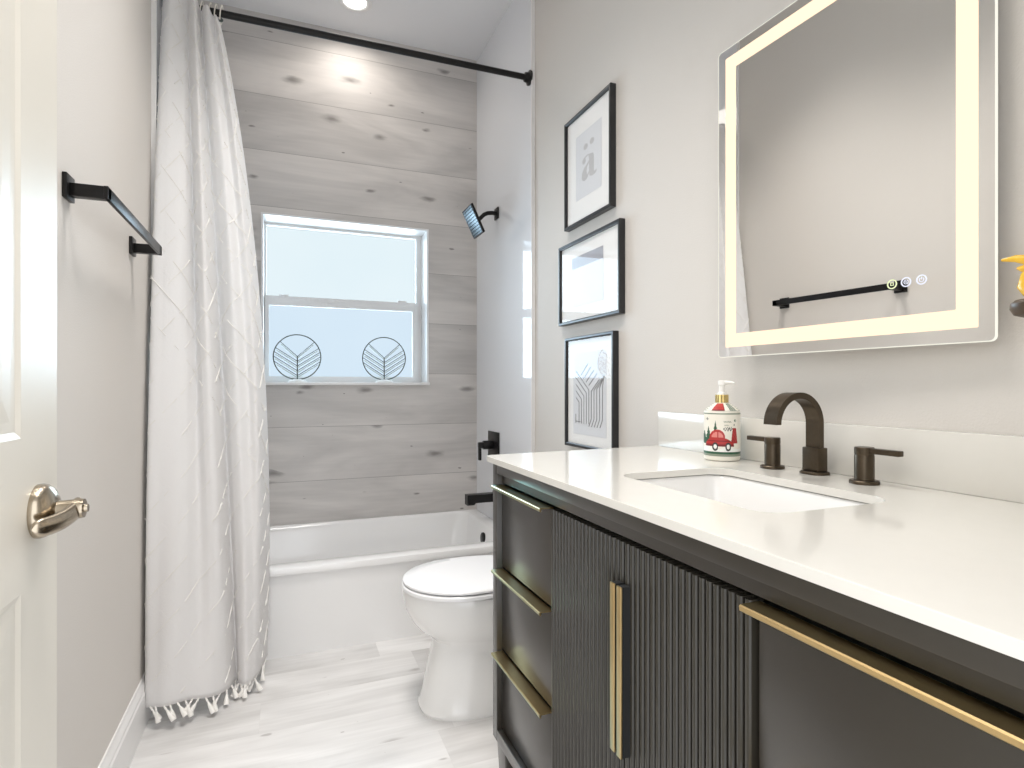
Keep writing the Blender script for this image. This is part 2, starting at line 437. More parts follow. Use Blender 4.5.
dh = MB().lathe([(.0001, .0), (.034, .0), (.0345, .004), (.033, .009), (.028, .015), (.020, .019), (.014, .021), (.0001, .021)], hc, 40, 'X').build('door_handle', MT['nickel'], door)
lv = MB(); lv.lathe([(.0001, .015), (.0125, .015), (.0115, .022), (.0120, .034), (.0130, .043), (.0120, .049), (.0001, .050)], hc, 24, 'X')
lv.build('handle_neck', MT['nickel'], dh)
lv = MB(); pts = []; loops = []
for i in range(17):
    t = i / 16
    c = hc + Vector((.040 - .004 * t - .018 * t ** 2.0, .006 - .078 * t, .001 - .010 * t - .004 * sin(pi * t)))
    hz = .0125 * (1 - .12 * t) * (sqrt(max(.02, 1 - ((t - .85) / .15) ** 2)) if t > .85 else 1)
    hx = .0085 * (1 - .2 * t) * (sqrt(max(.02, 1 - ((t - .85) / .15) ** 2)) if t > .85 else 1)
    loops.append([c + Vector((hx * cos(2 * pi * k / 20), .0, hz * sin(2 * pi * k / 20))) for k in range(20)])
lv.loft(loops); lv.build('handle_lever', MT['nickel'], dh)
MB().cyl(hc + Vector((.049, 0, 0)), hc + Vector((.053, 0, 0)), .0055, .0050, 16).build('privacy_button', MT['nickel'], dh)

# ------------------------------------------------------------------ bathtub
TF, TBK = 2.452, YB - .001
tx0, tx1, tz = XL + .013, XR - .015, .360
tub = thing('bathtub', 'white alcove bathtub with a plain front below the plank wall', 'bathtub', ((tx0 + tx1) / 2, (TF + TBK) / 2, 0))
t = MB()
def R(i, z, r, fl=0, sl=0, sr=0, bk=0): return rrect(tx0 + i + sl, tx1 - i - sr, TF + i + fl, TBK - i - bk, r, z, 8)
t.loft([R(0, 0, .004, .014), R(0, tz - .034, .004, .014), R(0, tz - .030, .004, .002), R(0, tz - .012, .006), R(.003, tz - .003, .008), R(.010, tz, .012),
        R(.0, tz, .06, .075, .10, .07, .030), R(.006, tz - .004, .06, .078, .10, .07, .032), R(.012, tz - .016, .06, .078, .10, .07, .033),
        R(.03, .20, .08, .085, .16, .08, .04), R(.05, .09, .10, .09, .22, .09, .05), R(.09, .062, .10, .10, .27, .11, .06), R(.2, .058, .08, .06, .27, .11, .03)], cap0=True, cap1=True)
t.build('tub_shell', MT['tub'], tub)
ov = Vector((tx1 - .088, 2.84, .285))
MB().lathe([(.0001, 0), (.034, 0), (.034, -.008), (.028, -.012), (.0001, -.012)], ov, 28, 'X').build('overflow_plate', MT['black'], tub)
MB().lathe([(.0001, 0), (.032, 0), (.030, .004), (.0001, .005)], (tx1 - .30, 2.84, .0585), 28).build('tub_drain', MT['black'], tub)

# tub spout, valve, shower head (on the right shower wall)
XW = XR - .014
sy = 2.90
sp = thing('tub_spout', 'square matte black tub spout just above the tub rim', 'spout', (XW, sy, .485))
MB().box(XW - .010, XW, sy - .032, sy + .032, .455, .520, bev=.003).build('spout_flange', MT['black'], sp)
MB().prism([(-.008, .512), (-.168, .512), (-.168, .458), (-.130, .458), (-.122, .468), (-.008, .468)], lambda a, b: Vector((XW + a, sy - .024, b)), lambda a, b: Vector((XW + a, sy + .024, b))).build('spout_body', MT['black'], sp)
vy, vz = 2.925, .757
vv = thing('shower_valve', 'square black shower valve plate with a lever', 'shower valve', (XW, vy, vz))
MB().box(XW - .009, XW, vy - .083, vy + .083, vz - .083, vz + .083, bev=.003).build('valve_plate', MT['black'], vv)
vl = MB(); vl.cyl((XW - .008, vy, vz + .012), (XW - .066, vy, vz + .012), .024, .024, 28, bev=.003)
vk = vl.build('valve_knob', MT['black'], vv)
MB().box(XW - .092, XW - .060, vy - .016, vy + .016, vz - .004, vz + .028, bev=.006).box(XW - .092, XW - .076, vy - .011, vy + .011, vz - .070, vz + .010, bev=.005).build('valve_lever', MT['black'], vk)

hy = 2.88
hd = thing('showerhead', 'square black shower head tilted on a short wall arm', 'shower head', (XW, hy, 2.01))
MB().box(XW - .008, XW, hy - .028, hy + .028, 1.985, 2.045, bev=.002).build('arm_flange', MT['black'], hd)
arm = [Vector((XW - .004, hy, 2.015)), Vector((XW - .03, hy, 2.016)), Vector((XW - .055, hy, 2.012)), Vector((XW - .075, hy, 2.002)), Vector((XW - .092, hy, 1.985)), Vector((XW - .105, hy, 1.972))]
MB().tube(arm, .011, 14).build('shower_arm', MT['black'], hd)
c0 = Vector((XW - .128, hy, 1.962)); nn = Vector((-.90, 0, -.43)).normalized(); dd = Vector((.43, 0, -.90)).normalized(); ww = Vector((0, 1, 0))
def slab(mb, c, half, t0, t1, edge=.0):
    L = []
    for tt, hh in ((t0, half - edge), (t0 + edge, half), (t1 - edge, half), (t1, half - edge)):
        L.append([c + nn * tt + dd * a * hh + ww * b * hh for a, b in ((-1, -1), (1, -1), (1, 1), (-1, 1))])
    return mb.loft(L)
plate = slab(MB(), c0, .078, 0, .014, .002).cyl(c0 - nn * .022, c0 + nn * .002, .018, .026, 20).build('head_plate', MT['black'], hd, smooth=False)
fc = slab(MB(), c0, .070, .0142, .0150, .0)
for i in range(-4, 5):
    for j in range(-4, 5):
        pc = c0 + dd * i * .0155 + ww * j * .0155
        fc.cyl(pc + nn * .0148, pc + nn * .018, .0028, .002, 8)
fc.build('nozzle_face', MT['nozzle'], hd)

# ------------------------------------------------------------------ shower rod, rings, curtain
ry, rz0, rz1 = 2.440, 2.512, 2.524
rod = thing('shower_rod', 'black shower curtain rod spanning wall to wall', 'curtain rod', ((XL + XR) / 2, ry, rz0))
xa, xb = XL + .012, XR - .014
MB().cyl((xa + .012, ry, rz0), (xb - .012, ry, rz1), .0135, .0135, 20).build('rod_tube', MT['black'], rod)
for x, z, sg in ((xa, rz0, 1), (xb, rz1, -1)):
    MB().lathe([(.0001, 0), (.034, 0), (.034, sg * .006), (.024, sg * .010), (.021, sg * .026), (.0135, sg * .03), (.0001, sg * .03)], (x, ry, z), 28, 'X').build('rod_flange', MT['black'], rod)

TOP = list(zip((-.410, -.405, -.385, -.362, -.345, -.332, -.318, -.303, -.290, -.278, -.262, -.248, -.236, -.222), (2.400, 2.368, 2.350, 2.356, 2.370, 2.384, 2.363, 2.350, 2.394, 2.368, 2.356, 2.376, 2.363, 2.394)))
MIDL = list(zip((-.412, -.413, -.375, -.34, -.31, -.285, -.262, -.236, -.210, -.186, -.156, -.128, -.098, -.070), (2.27, 2.185, 2.175, 2.18, 2.20, 2.235, 2.205, 2.20, 2.275, 2.24, 2.215, 2.24, 2.235, 2.32)))
BOT = list(zip((-.420, -.413, -.375, -.335, -.295, -.255, -.215, -.182, -.158, -.148, -.128, -.108, -.086, -.062), (2.20, 2.115, 2.10, 2.10, 2.106, 2.118, 2.14, 2.17, 2.24, 2.215, 2.19, 2.205, 2.25, 2.37)))
ZT, ZB = 2.520, .060
def curt(s, t):
    a, b, c = catmull(TOP, s), catmull(MIDL, s), catmull(BOT, s)
    # t 0 top .. 1 hem; quadratic through the three profiles (mid at .55)
    m = .55
    la = (t - m) * (t - 1) / (m * 1.0); lb = t * (t - 1) / (m * (m - 1)); lc = t * (t - m) / (1 - m)
    x = la * a[0] + lb * b[0] + lc * c[0]; y = la * a[1] + lb * b[1] + lc * c[1]
    y += .004 * sin(9 * s * pi + 5 * t) * t + .003 * sin(23 * s + 13 * t)
    x = max(x, XL + (.003 if y < YT - .14 else .014))
    z = ZT - (ZT - ZB) * t
    z += (1 - t) ** 6 * (.020 * (2.388 - a[1]) / .04 - .080 * max(0, (s - .42) / .58) ** .8 - .05 * max(0, 1 - s / .06))      # the heading lifts on the front folds
    z += t ** 8 * (.012 * sin(s * 7) - .008 * s)
    return Vector((x, y, z))
cur = thing('shower_curtain', 'white tufted shower curtain with tasselled hem, bunched at the left wall', 'shower curtain', (-.25, 2.25, 0))
NU, NV = 190, 150
bm = bmesh.new(); uvl = bm.loops.layers.uv.new('UVMap')
G = []
acc = [0]
for i in range(1, NU + 1): acc.append(acc[-1] + (curt(i / NU, .8) - curt((i - 1) / NU, .8)).length)
for j in range(NV + 1):
    G.append([bm.verts.new(curt(i / NU, j / NV)) for i in range(NU + 1)])
for j in range(NV):
    for i in range(NU):
        f = bm.faces.new((G[j][i], G[j + 1][i], G[j + 1][i + 1], G[j][i + 1]))
        for l, (a, b) in zip(f.loops, ((i, j), (i, j + 1), (i + 1, j + 1), (i + 1, j))): l[uvl].uv = (acc[a], b / NV * 2.46)
q = MB(); q.bm.free(); q.bm = bm
panel = q.build('curtain_panel', MT['cloth'], cur, recalc=False)
md = panel.modifiers.new('thickness', 'SOLIDIFY'); md.thickness = .0012
# woven tufts standing out of the cloth along a diamond lattice
tf = MB(); WT = acc[-1]
def bilerp(u): 
    for i in range(NU):
        if acc[i + 1] >= u: return (i + (u - acc[i]) / max(1e-9, acc[i + 1] - acc[i])) / NU
    return 1.0
pitch = .125
def on_cloth(u, v):
    s_ = bilerp(u); tt = min(.995, v / 2.46); e = 2e-3
    p = curt(s_, tt)
    du = curt(min(1, s_ + e), tt) - curt(max(0, s_ - e), tt); dv = curt(s_, min(1, tt + e)) - curt(s_, max(0, tt - e))
    return p, -du.cross(dv).normalized()
for fam in (1, -1):
    for k in range(-8, 30):
        w0 = k * pitch; run = []
        u = .006
        def flush():
            global run
            if len(run) > 2:
                tf.tube(run, .0014, 6, radii=[random.uniform(.0008, .0019) for _ in run])
            run = []
        while u < WT - .006:
            v = (w0 - fam * u) / .9 if fam == 1 else (u - w0) / .9
            if .04 < v < 2.43 and random.random() > .16:
                p, n_ = on_cloth(u, v)
                run.append(p + n_ * .0010)
                if random.random() < .12:      # a longer loose end of cotton
                    q_ = p + n_ * .0045 + Vector((random.uniform(-.003, .003), 0, -.004))
                    tf.tube([p, p + n_ * .003, q_], .0012, 5, radii=[.0012, .0014, .0007])
            else: flush()
            u += .007
        flush()
tag(tf.build('tufting', MT['tuft'], cur), 'raised white cotton tufts', kind='stuff')
# tassels along the hem
ntas = 0
for i in range(25):
    s_ = .07 + .915 * i / 24 + random.uniform(-.008, .008)
    p = curt(s_, 1.0)
    mb = MB(); an = random.uniform(-.75, .75); an2 = random.uniform(-.5, .15)
    d = Vector((sin(an), sin(an2) * .8 - .1, -1)).normalized()
    Lr = min(random.uniform(.048, .056), (p.z - .007) / max(.3, -d.z))
    a = p + Vector((0, 0, .003)); sag = Vector((0, 0, -.004))
    mb.tube([a, a + d * Lr * .20, a + d * Lr * .30, a + d * Lr * .42, a + d * Lr * .75, a + d * Lr], .003, 10, radii=[.0018, .0036, .0022, .0046, .0078, .0086])
    mb.build('tassel', MT['tuft'], cur)
# curtain rings: five bunched at the free edge show in the photo's top
rings = [(-.290, 'fourth white curtain ring from the right end of the gathered curtain'),
         (-.262, 'third white curtain ring from the right end of the gathered curtain'),
         (-.243, 'second white curtain ring from the right end of the gathered curtain'),
         (-.224, 'rightmost white curtain ring at the free end of the gathered curtain')]
for x, lb in rings:
    z = rz0 + (rz1 - rz0) * (x - xa) / (xb - xa)
    rg = thing('curtain_ring', lb, 'curtain ring', (x, ry, z - .052), 'curtain rings on the black rod')
    pts = []
    for i in range(28):
        a_ = 2 * pi * i / 28
        pts.append((x + .004 * sin(a_), ry - .014 + .032 * cos(a_), z - .014 + .032 * sin(a_)))
    MB().tube(pts, .0022, 8, closed=True).build('ring_wire', MT['ring'], rg)
    MB().lathe([(.0001, -.002), (.0075, -.002), (.0085, 0), (.0075, .002), (.0001, .002)], (x, ry - .030, z - .042), 14, 'Y').build('grommet', MT['wire'], rg)

# ------------------------------------------------------------------ toilet
ty = 1.905
to = thing('toilet', 'white skirted toilet with closed lid between vanity and tub', 'toilet', (.75, ty, 0))
b = MB()
secs = [(0, .424, 1.03, .138, 2.8), (.010, .422, 1.03, .140, 2.8), (.022, .430, 1.03, .136, 2.8), (.08, .442, 1.03, .130, 2.7), (.15, .456, 1.03, .126, 2.6), (.205, .468, 1.03, .124, 2.5), (.232, .470, 1.03, .126, 2.4),
        (.248, .452, 1.02, .138, 2.2), (.268, .424, 1.01, .156, 2.05), (.30, .397, 1.00, .171, 2.0), (.34, .377, .99, .182, 2.0), (.375, .370, .98, .186, 2.0), (.396, .369, .97, .186, 2.0), (.402, .373, .97, .183, 2.0)]
b.loft([ell(x0, x1, ty, hw, z, 56, ef, 3.2, .5) for z, x0, x1, hw, ef in secs])
b.build('toilet_bowl', MT['porcelain'], to)
s_ = MB(); s_.loft([ell(.40, .80, ty, .155, .4025, 56), ell(.374, .83, ty, .181, .4072, 56), ell(.366, .83, ty, .188, .409, 56), ell(.366, .83, ty, .188, .419, 56), ell(.370, .83, ty, .185, .4225, 56)])
s_.build('toilet_seat', MT['lid'], to)
s_ = MB(); s_.loft([ell(.40, .80, ty, .155, .4228, 56), ell(.378, .84, ty, .179, .4262, 56), ell(.369, .84, ty, .1865, .4285, 56), ell(.369, .84, ty, .1865, .4345, 56), ell(.374, .838, ty, .182, .4385, 56), ell(.42, .80, ty, .14, .4405, 56)])
s_.build('toilet_lid', MT['lid'], to)
b = MB()
b.loft([rrect(.865, 1.055, ty - .19, ty + .19, .03, .385), rrect(.855, 1.06, ty - .205, ty + .205, .035, .55), rrect(.85, 1.065, ty - .21, ty + .21, .035, .755)])
b.build('tank', MT['porcelain'], to)
MB().loft([rrect(.842, 1.067, ty - .218, ty + .218, .03, .756), rrect(.840, 1.069, ty - .22, ty + .22, .03, .775), rrect(.848, 1.063, ty - .212, ty + .212, .03, .785)]).build('tank_lid', MT['porcelain'], to)
MB().cyl((.852, ty - .15, .70), (.838, ty - .15, .70), .014, .014, 16).tube([(.836, ty - .15, .70), (.832, ty - .11, .697), (.832, ty - .08, .69)], .006, 10).build('flush_lever', MT['drain'], to)

# ------------------------------------------------------------------ vanity
VX, VXD, VB = .495, .508, XR - .005     # frame face, door face, back
VY1, VY0 = 1.375, .187                 # far end, near end
vt, vb = .891, .195
van = thing('vanity_cabinet', 'charcoal vanity cabinet with reeded doors and brass pulls', 'vanity cabinet', ((VX + VB) / 2, (VY0 + VY1) / 2, 0))
c = MB()
B_ = .0015
c.box(VX, VB, VY1 - .030, VY1, vb, vt, bev=B_); c.box(VX, VB, VY0, VY0 + .030, vb, vt, bev=B_)          # end panels
c.box(VX, VX + .05, VY0 + .03, VY1 - .03, .868, vt, bev=B_)                                         # top rail
c.box(VX, VX + .06, VY0 + .03, VY1 - .03, vb, vb + .030, bev=B_)                                    # bottom rail
c.box(VX + .03, VB, VY0 + .03, VY1 - .03, vb, vb + .015)                                            # floor
c.box(VB - .01, VB, VY0 + .03, VY1 - .03, vb, .76)                                                  # back
c.build('cabinet_frame', MT['cab'], van)
c = MB(); c.box(VXD, VXD + .012, VY0 + .031, VY1 - .031, .8455, .868); c.build('recess_strip', MT['cab'], van)
c = MB(); c.box(VXD + .022, VXD + .03, VY0 + .031, VY1 - .031, vb + .03, .846); c.build('recess_backing', MT['dark'], van)
for ly, lx in ((VY1 - .045, VX + .035), (VY1 - .045, VB - .06), (VY0 + .045, VX + .035), (VY0 + .045, VB - .06)):
    L = MB(); L.loft([rrect(lx - .020, lx + .020, ly - .020, ly + .020, .004, 0, 3), rrect(lx - .030, lx + .030, ly - .030, ly + .030, .004, vb, 3)])
    L.build('leg', MT['cab'], van)
YD1, YM1, YM0, YD0 = VY1 - .033, 1.047, .509, VY0 + .033
ztops = [.840, .6295, .4225, .228]
def pull(y0, y1, z, parent):
    pf = [(.0, 0), (.0, -.0018), (-.0275, -.0018), (-.0275, -.0060), (-.0295, -.0078), (-.0315, -.0062), (-.0322, -.001), (-.0305, .0006), (-.002, .0006)]
    MB().prism(pf, lambda a, b_: Vector((VXD + .002 + a, y0, z + b_)), lambda a, b_: Vector((VXD + .002 + a, y1, z + b_))).build('drawer_pull', MT['brass'], parent, smooth=False)
for (y0, y1) in ((YM1 + .003, YD1), (YD0, YM0 - .003)):
    for i in range(3):
        zt, zb = ztops[i] - .002, ztops[i + 1] + (.006 if i < 2 else 0)
        d = MB().box(VXD, VXD + .020, y0, y1, zb, zt, bev=.0012).build('drawer', MT['cab'], van)
        pull(y0 + .001, y1 - .001, zt + .0022, d)
def reeded(y0, y1, n):
    pf = []; p_ = (y1 - y0) / n
    for i in range(n):
        a = y0 + i * p_
        pf += [(VXD + .010, a), (VXD + .010, a + p_ * .26), (VXD - .0030, a + p_ * .30), (VXD - .0055, a + p_ * .40), (VXD - .0062, a + p_ * .62), (VXD - .0055, a + p_ * .86), (VXD - .0030, a + p_ * .96), (VXD + .010, a + p_ * .995)]
    bm = bmesh.new(); lo = [bm.verts.new((x, y, .230)) for x, y in pf]; hi = [bm.verts.new((x, y, .8385)) for x, y in pf]
    e0 = [bm.verts.new((VXD + .02, y, z)) for y in (y0, y1) for z in (.230, .8385)]
    for i in range(len(pf) - 1): bm.faces.new((lo[i], lo[i + 1], hi[i + 1], hi[i]))
    last = bm.verts.new((VXD + .010, y1, .230)), bm.verts.new((VXD + .010, y1, .8385))
    bm.faces.new((lo[-1], last[0], last[1], hi[-1]))
    bm.faces.new([lo[0], hi[0], e0[1], e0[0]]); bm.faces.new([last[0], e0[2], e0[3], last[1]]); bm.faces.new((e0[0], e0[1], e0[3], e0[2]))
    bm.faces.new(hi + [last[1], e0[3], e0[1]]); bm.faces.new(lo + [last[0], e0[2], e0[0]])
    m_ = MB(); m_.bm.free(); m_.bm = bm; return m_
ymid = (YM1 + YM0) / 2
for y0, y1, hs in ((ymid + .001, YM1 - .001, 1), (YM0 + .001, ymid - .001, -1)):
    d = reeded(y0, y1, 20).build('door', MT['reed'], van, smooth=False)
    h0, h1 = (ymid + .0030, ymid + .0165) if hs > 0 else (ymid - .0165, ymid - .0030)
    h = MB().box(VXD - .0225, VXD - .0190, h0, h1, .506, .774, bev=.001)
    MB().box(VXD - .0189, VXD + .004, h0 + .0003, h1 - .0003, .5065, .7735).build('pull_backing', MT['dark'], d)
    h.build('door_pull', MT['brass'], d)

# countertop with the undermount cut-out, backsplash
CX0, CX1, CY0, CY1, CZ = .4865, XR, .172, 1.414, .907
SX0, SX1, SY0, SY1 = .632, .902, .612, 1.012
bm = bmesh.new()
o_ = [bm.verts.new(p) for p in rrect(CX0, CX1, CY0, CY1, .020, CZ, 5)]; i_ = [bm.verts.new(p) for p in rrect(SX0, SX1, SY0, SY1, .045, CZ, 8)]
ed = [bm.edges.new((L[k], L[(k + 1) % len(L)])) for L in (o_, i_) for k in range(len(L))]
bmesh.ops.triangle_fill(bm, edges=ed, use_beauty=True)
top = list(bm.faces)
ex = bmesh.ops.extrude_face_region(bm, geom=top)
for v in [g for g in ex['geom'] if isinstance(g, bmesh.types.BMVert)]: v.co.z -= .0145
for v in bm.verts:
    if v.co.y > 1.3: v.co.y += .036 * (v.co.x - CX0) / (CX1 - CX0)      # the far end is cut slightly out of square
m_ = MB(); m_.bm.free(); m_.bm = bm
ct = m_.build('countertop', MT['quartz'], loc=((CX0 + CX1) / 2, .78, CZ - .0155), smooth=False)
tag(ct, 'white quartz vanity countertop with an undermount sink cut-out', 'countertop')
mod = ct.modifiers.new('edge', 'BEVEL'); mod.width = .0012; mod.segments = 2; mod.limit_method = 'ANGLE'
bs = MB().box(XR - .020, XR - .0005, CY0, CY1 + .034, CZ + .0003, 1.0097, bev=.001).build('backsplash', MT['quartz'], loc=(XR - .01, .78, CZ + .0003))
tag(bs, 'low white quartz backsplash strip behind the faucet', 'backsplash')
sk = thing('sink', 'white rectangular undermount sink set in the countertop', 'sink', ((SX0 + SX1) / 2, (SY0 + SY1) / 2, .77))
def S(i, r, z): return rrect(SX0 - .004 + i, SX1 + .004 - i, SY0 - .004 + i, SY1 + .004 - i, r, z, 8)
m_ = MB(); m_.loft([S(-.02, .05, .8905), S(0, .048, .8905), S(.004, .048, .885), S(.012, .05, .84), S(.022, .055, .79), S(.05, .06, .768), S(.10, .03, .764), S(.10, .03, .755), S(-.005, .05, .78), S(-.02, .05, .885)], close=True)
m_.loft([S(.10, .03, .764), S(.10, .03, .755)])
m_.build('sink_basin', MT['porcelain'], sk)
MB().lathe([(.0001, 0), (.022, 0), (.020, .003), (.0001, .004)], ((SX0 + SX1) / 2 + .02, (SY0 + SY1) / 2, .7645), 24).build('sink_drain', MT['black_sheen'], sk)

# faucet: spout and two lever handles, each mounted on the countertop
fx, fy = 1.0156, .862
fa = thing('faucet', 'matte black arched ribbon faucet spout with a painted warm sheen over the sink', 'faucet', (fx, fy, CZ))
MB().loft([rrect(fx - .022, fx + .022, fy - .027, fy + .027, .016, CZ + .0002), rrect(fx - .022, fx + .022, fy - .027, fy + .027, .016, CZ + .004), rrect(fx - .020, fx + .020, fy - .025, fy + .025, .015, CZ + .006)]).build('faucet_base_plate', MT['black_sheen'], fa)
MB().box(fx - .0135, fx + .0135, fy - .0195, fy + .0195, CZ + .006, .962, bev=.002).build('faucet_body', MT['black_sheen'], fa)
m_ = MB(); Ra = .0575; zc = 1.0115; loops = []
path = [(fx, .96, 0), (fx, .99, 0)] + [(fx - Ra + Ra * cos(pi * i / 24), zc + Ra * sin(pi * i / 24), pi * i / 24) for i in range(25)]
for x, z, a in path:
    ux, uz = cos(a), sin(a)            # outward direction
    hw, th = .0165, .0062
    loops.append([Vector((x + ux * th, fy - hw, z + uz * th)), Vector((x + ux * th, fy + hw, z + uz * th)), Vector((x - ux * th, fy + hw, z - uz * th)), Vector((x - ux * th, fy - hw, z - uz * th))])
m_.loft(loops); m_.build('faucet_spout', MT['black_sheen'], fa)
for hy_, sg, lb in ((.957, 1, 'matte black faucet lever handle with a painted warm sheen on the soap bottle side, pointing away'), (.742, -1, 'matte black faucet lever handle with a painted warm sheen right of the arched spout')):
    hx = 1.0
    h = thing('lever_tap', lb, 'tap', (hx, hy_, CZ), 'lever taps of the faucet')
    MB().lathe([(.0001, .0002), (.025, .0002), (.025, .005), (.023, .007), (.0001, .007)], (hx, hy_, CZ), 36).build('handle_flange', MT['black_sheen'], h)
    MB().lathe([(.0001, .006), (.0165, .006), (.0165, .052), (.0160, .053), (.0160, .0545), (.0165, .0555), (.0165, .067), (.0155, .068), (.0001, .068)], (hx, hy_, CZ), 36).build('handle_body', MT['black_sheen'], h)
    ya, yb = hy_ + sg * .006, hy_ + sg * .068
    MB().box(hx - .0075, hx + .0075, min(ya, yb), max(ya, yb), CZ + .057, CZ + .067, bev=.0015).build('handle_lever', MT['black_sheen'], h)

# ------------------------------------------------------------------ soap bottle
bx, by = 1.002, 1.116
so = thing('soap_dispenser', 'holiday hand soap pump bottle with a red car on its label', 'soap bottle', (bx, by, CZ))
rb = .0425
MB().lathe([(.0001, .0003), (rb - .004, .0003), (rb - .001, .002), (rb, .006), (rb, .116), (rb - .002, .121), (.030, .130), (.016, .139), (.0135, .141), (.0001, .141)], (bx, by, CZ), 56).build('bottle', LABELM[0], so)
def draw(a, h):
    """label artwork, a in -1..1 across the visible front, h 0..1 up; returns a colour index"""
    if h < .05 or h > .965: return 4
    if h < .10 or h > .93: return 0 if h > .93 else 3
    if (abs(h - .08) < .01): return 4
    # snow ground
    g = .20 + .03 * sin(a * 6)
    # red car: body, hood, cab, wheels
    x = (a + .16) / 1.22; hh = h; h = .20 + (h - .20) / 1.2
    if ((x + .22) / .13) ** 2 + ((h - .22) / .085) ** 2 < 1 or ((x - .36) / .13) ** 2 + ((h - .22) / .085) ** 2 < 1:
        return 5 if ((x + .22) / .07) ** 2 + ((h - .22) / .045) ** 2 > 1 and ((x - .36) / .07) ** 2 + ((h - .22) / .045) ** 2 > 1 else 7
    if abs(x) < .62 and .22 < h < .40 - .10 * max(0, x) ** 2 * 3 and ((x) / .62) ** 2 + ((h - .24) / .20) ** 2 < 1:
        return 1 if h > .27 and not (abs(h - .33) < .008) else 2
    if ((x + .12) / .34) ** 2 + ((h - .40) / .15) ** 2 < 1 and h > .36:
        if ((x + .12) / .26) ** 2 + ((h - .40) / .105) ** 2 < 1 and abs(x + .10) > .025: return 6
        return 1
    h = hh
    # second red shape behind, at the right
    if abs(a - .62) < .16 * (1.15 - (h - .30) * 1.6) and .30 < h < .66: return 2 if (int(h * 40) + int(a * 30)) % 4 == 0 else 1
    # fir trees
    for cx, bse, tp, w in ((-.42, .36, .82, .22), (-.78, .30, .70, .20), (-.98, .28, .60, .14)):
        if bse < h < tp:
            k = (tp - h) / (tp - bse); saw = (k * 5) % 1
            if abs(a - cx) < w * k * (.65 + .5 * saw): return 5 if saw < .18 else 3
    # hand-written style flourishes at the upper right
    if abs(h - (.62 + .025 * sin(a * 42))) < .013 and .0 < a < .52: return 5
    if abs(h - (.655 + .02 * sin(a * 57 + 1))) < .009 and .05 < a < .46: return 5
    if abs(h - (.80 + .012 * sin(a * 70))) < .009 and .02 < a < .44: return 4
    if abs(h - (.72 + .010 * sin(a * 80))) < .008 and .06 < a < .32: return 4
    for cx, ch, r in ((.66, .83, .07), (-.84, .86, .06), (.60, .73, .04)):
        if abs(a - cx) + abs(h - ch) * 1.6 < r and sin(a * 90) * cos(h * 90) > -.3: return 5 if r < .065 else 3
    if h < g: return 7
    return 0
lab = MB(); NA, NH = 150, 96
a0 = atan2(0 - by, 0 - bx) + radians(4)        # the label's middle faces the room's entrance
half = radians(84); z0, z1 = CZ + .012, CZ + .116; rl = rb + .0004
gv = [[lab.bm.verts.new((bx + rl * cos(a0 + half * (2 * i / NA - 1)), by + rl * sin(a0 + half * (2 * i / NA - 1)), z0 + (z1 - z0) * j / NH)) for i in range(NA + 1)] for j in range(NH + 1)]
for j in range(NH):
    for i in range(NA):
        f = lab.bm.faces.new((gv[j][i], gv[j][i + 1], gv[j + 1][i + 1], gv[j + 1][i]))
        # angle grows to the right seen from the room
        f.material_index = draw(sin(half * (2 * (i + .5) / NA - 1)) * 1.03, (j + .5) / NH)
lab.build('bottle_label', LABELM, so)
sh = MB(); prof = [(rb - .0016, .1213), (.030, .1304), (.0172, .1384)]
rows = 14
gv = []
for j in range(rows + 1):
    tt = j / rows * 2; k = min(1, int(tt)); ff = tt - k; r = prof[k][0] + (prof[k + 1][0] - prof[k][0]) * ff + .0004; z = prof[k][1] + (prof[k + 1][1] - prof[k][1]) * ff + .0004
    gv.append([sh.bm.verts.new((bx + r * cos(a0 + half * (2 * i / 60 - 1)), by + r * sin(a0 + half * (2 * i / 60 - 1)), CZ + z)) for i in range(61)])
for j in range(rows):
    for i in range(60):
        f = sh.bm.faces.new((gv[j][i], gv[j][i + 1], gv[j + 1][i + 1], gv[j + 1][i])); a = 2 * (i + .5) / 60 - 1
        f.material_index = 1 if -.45 < a < .05 and j > 1 else 2 if -.45 < a < .08 else 3 if (.25 < a < .6 and (i + j) % 3) else 4 if abs(a) > .75 and j % 3 == 0 else 0
sh.build('shoulder_label', LABELM, so)
m_ = MB(); seg = 40; L = []
for h in (.1405, .160):
    L.append([Vector((bx + (.0150 + .0007 * (i % 2)) * cos(2 * pi * i / seg), by + (.0150 + .0007 * (i % 2)) * sin(2 * pi * i / seg), CZ + h)) for i in range(seg)])
m_.loft(L); m_.build('pump_collar', MT['gold'], so, smooth=False)
pm = MB().lathe([(.0001, .160), (.0115, .160), (.0105, .164), (.0075, .166), (.0065, .180), (.0065, .182), (.0085, .183), (.0085, .193), (.007, .195), (.0001, .195)], (bx, by, CZ), 24)
dv = Vector((.52, -.85, 0)).normalized(); pc = Vector((bx, by, CZ + .1895))
pm.tube([pc - dv * .006, pc + dv * .008, pc + dv * .022, pc + dv * .030 + Vector((0, 0, -.002))], .005, 12, radii=[.006, .0055, .004, .0032])
pm.build('pump_head', MT['pump'], so)

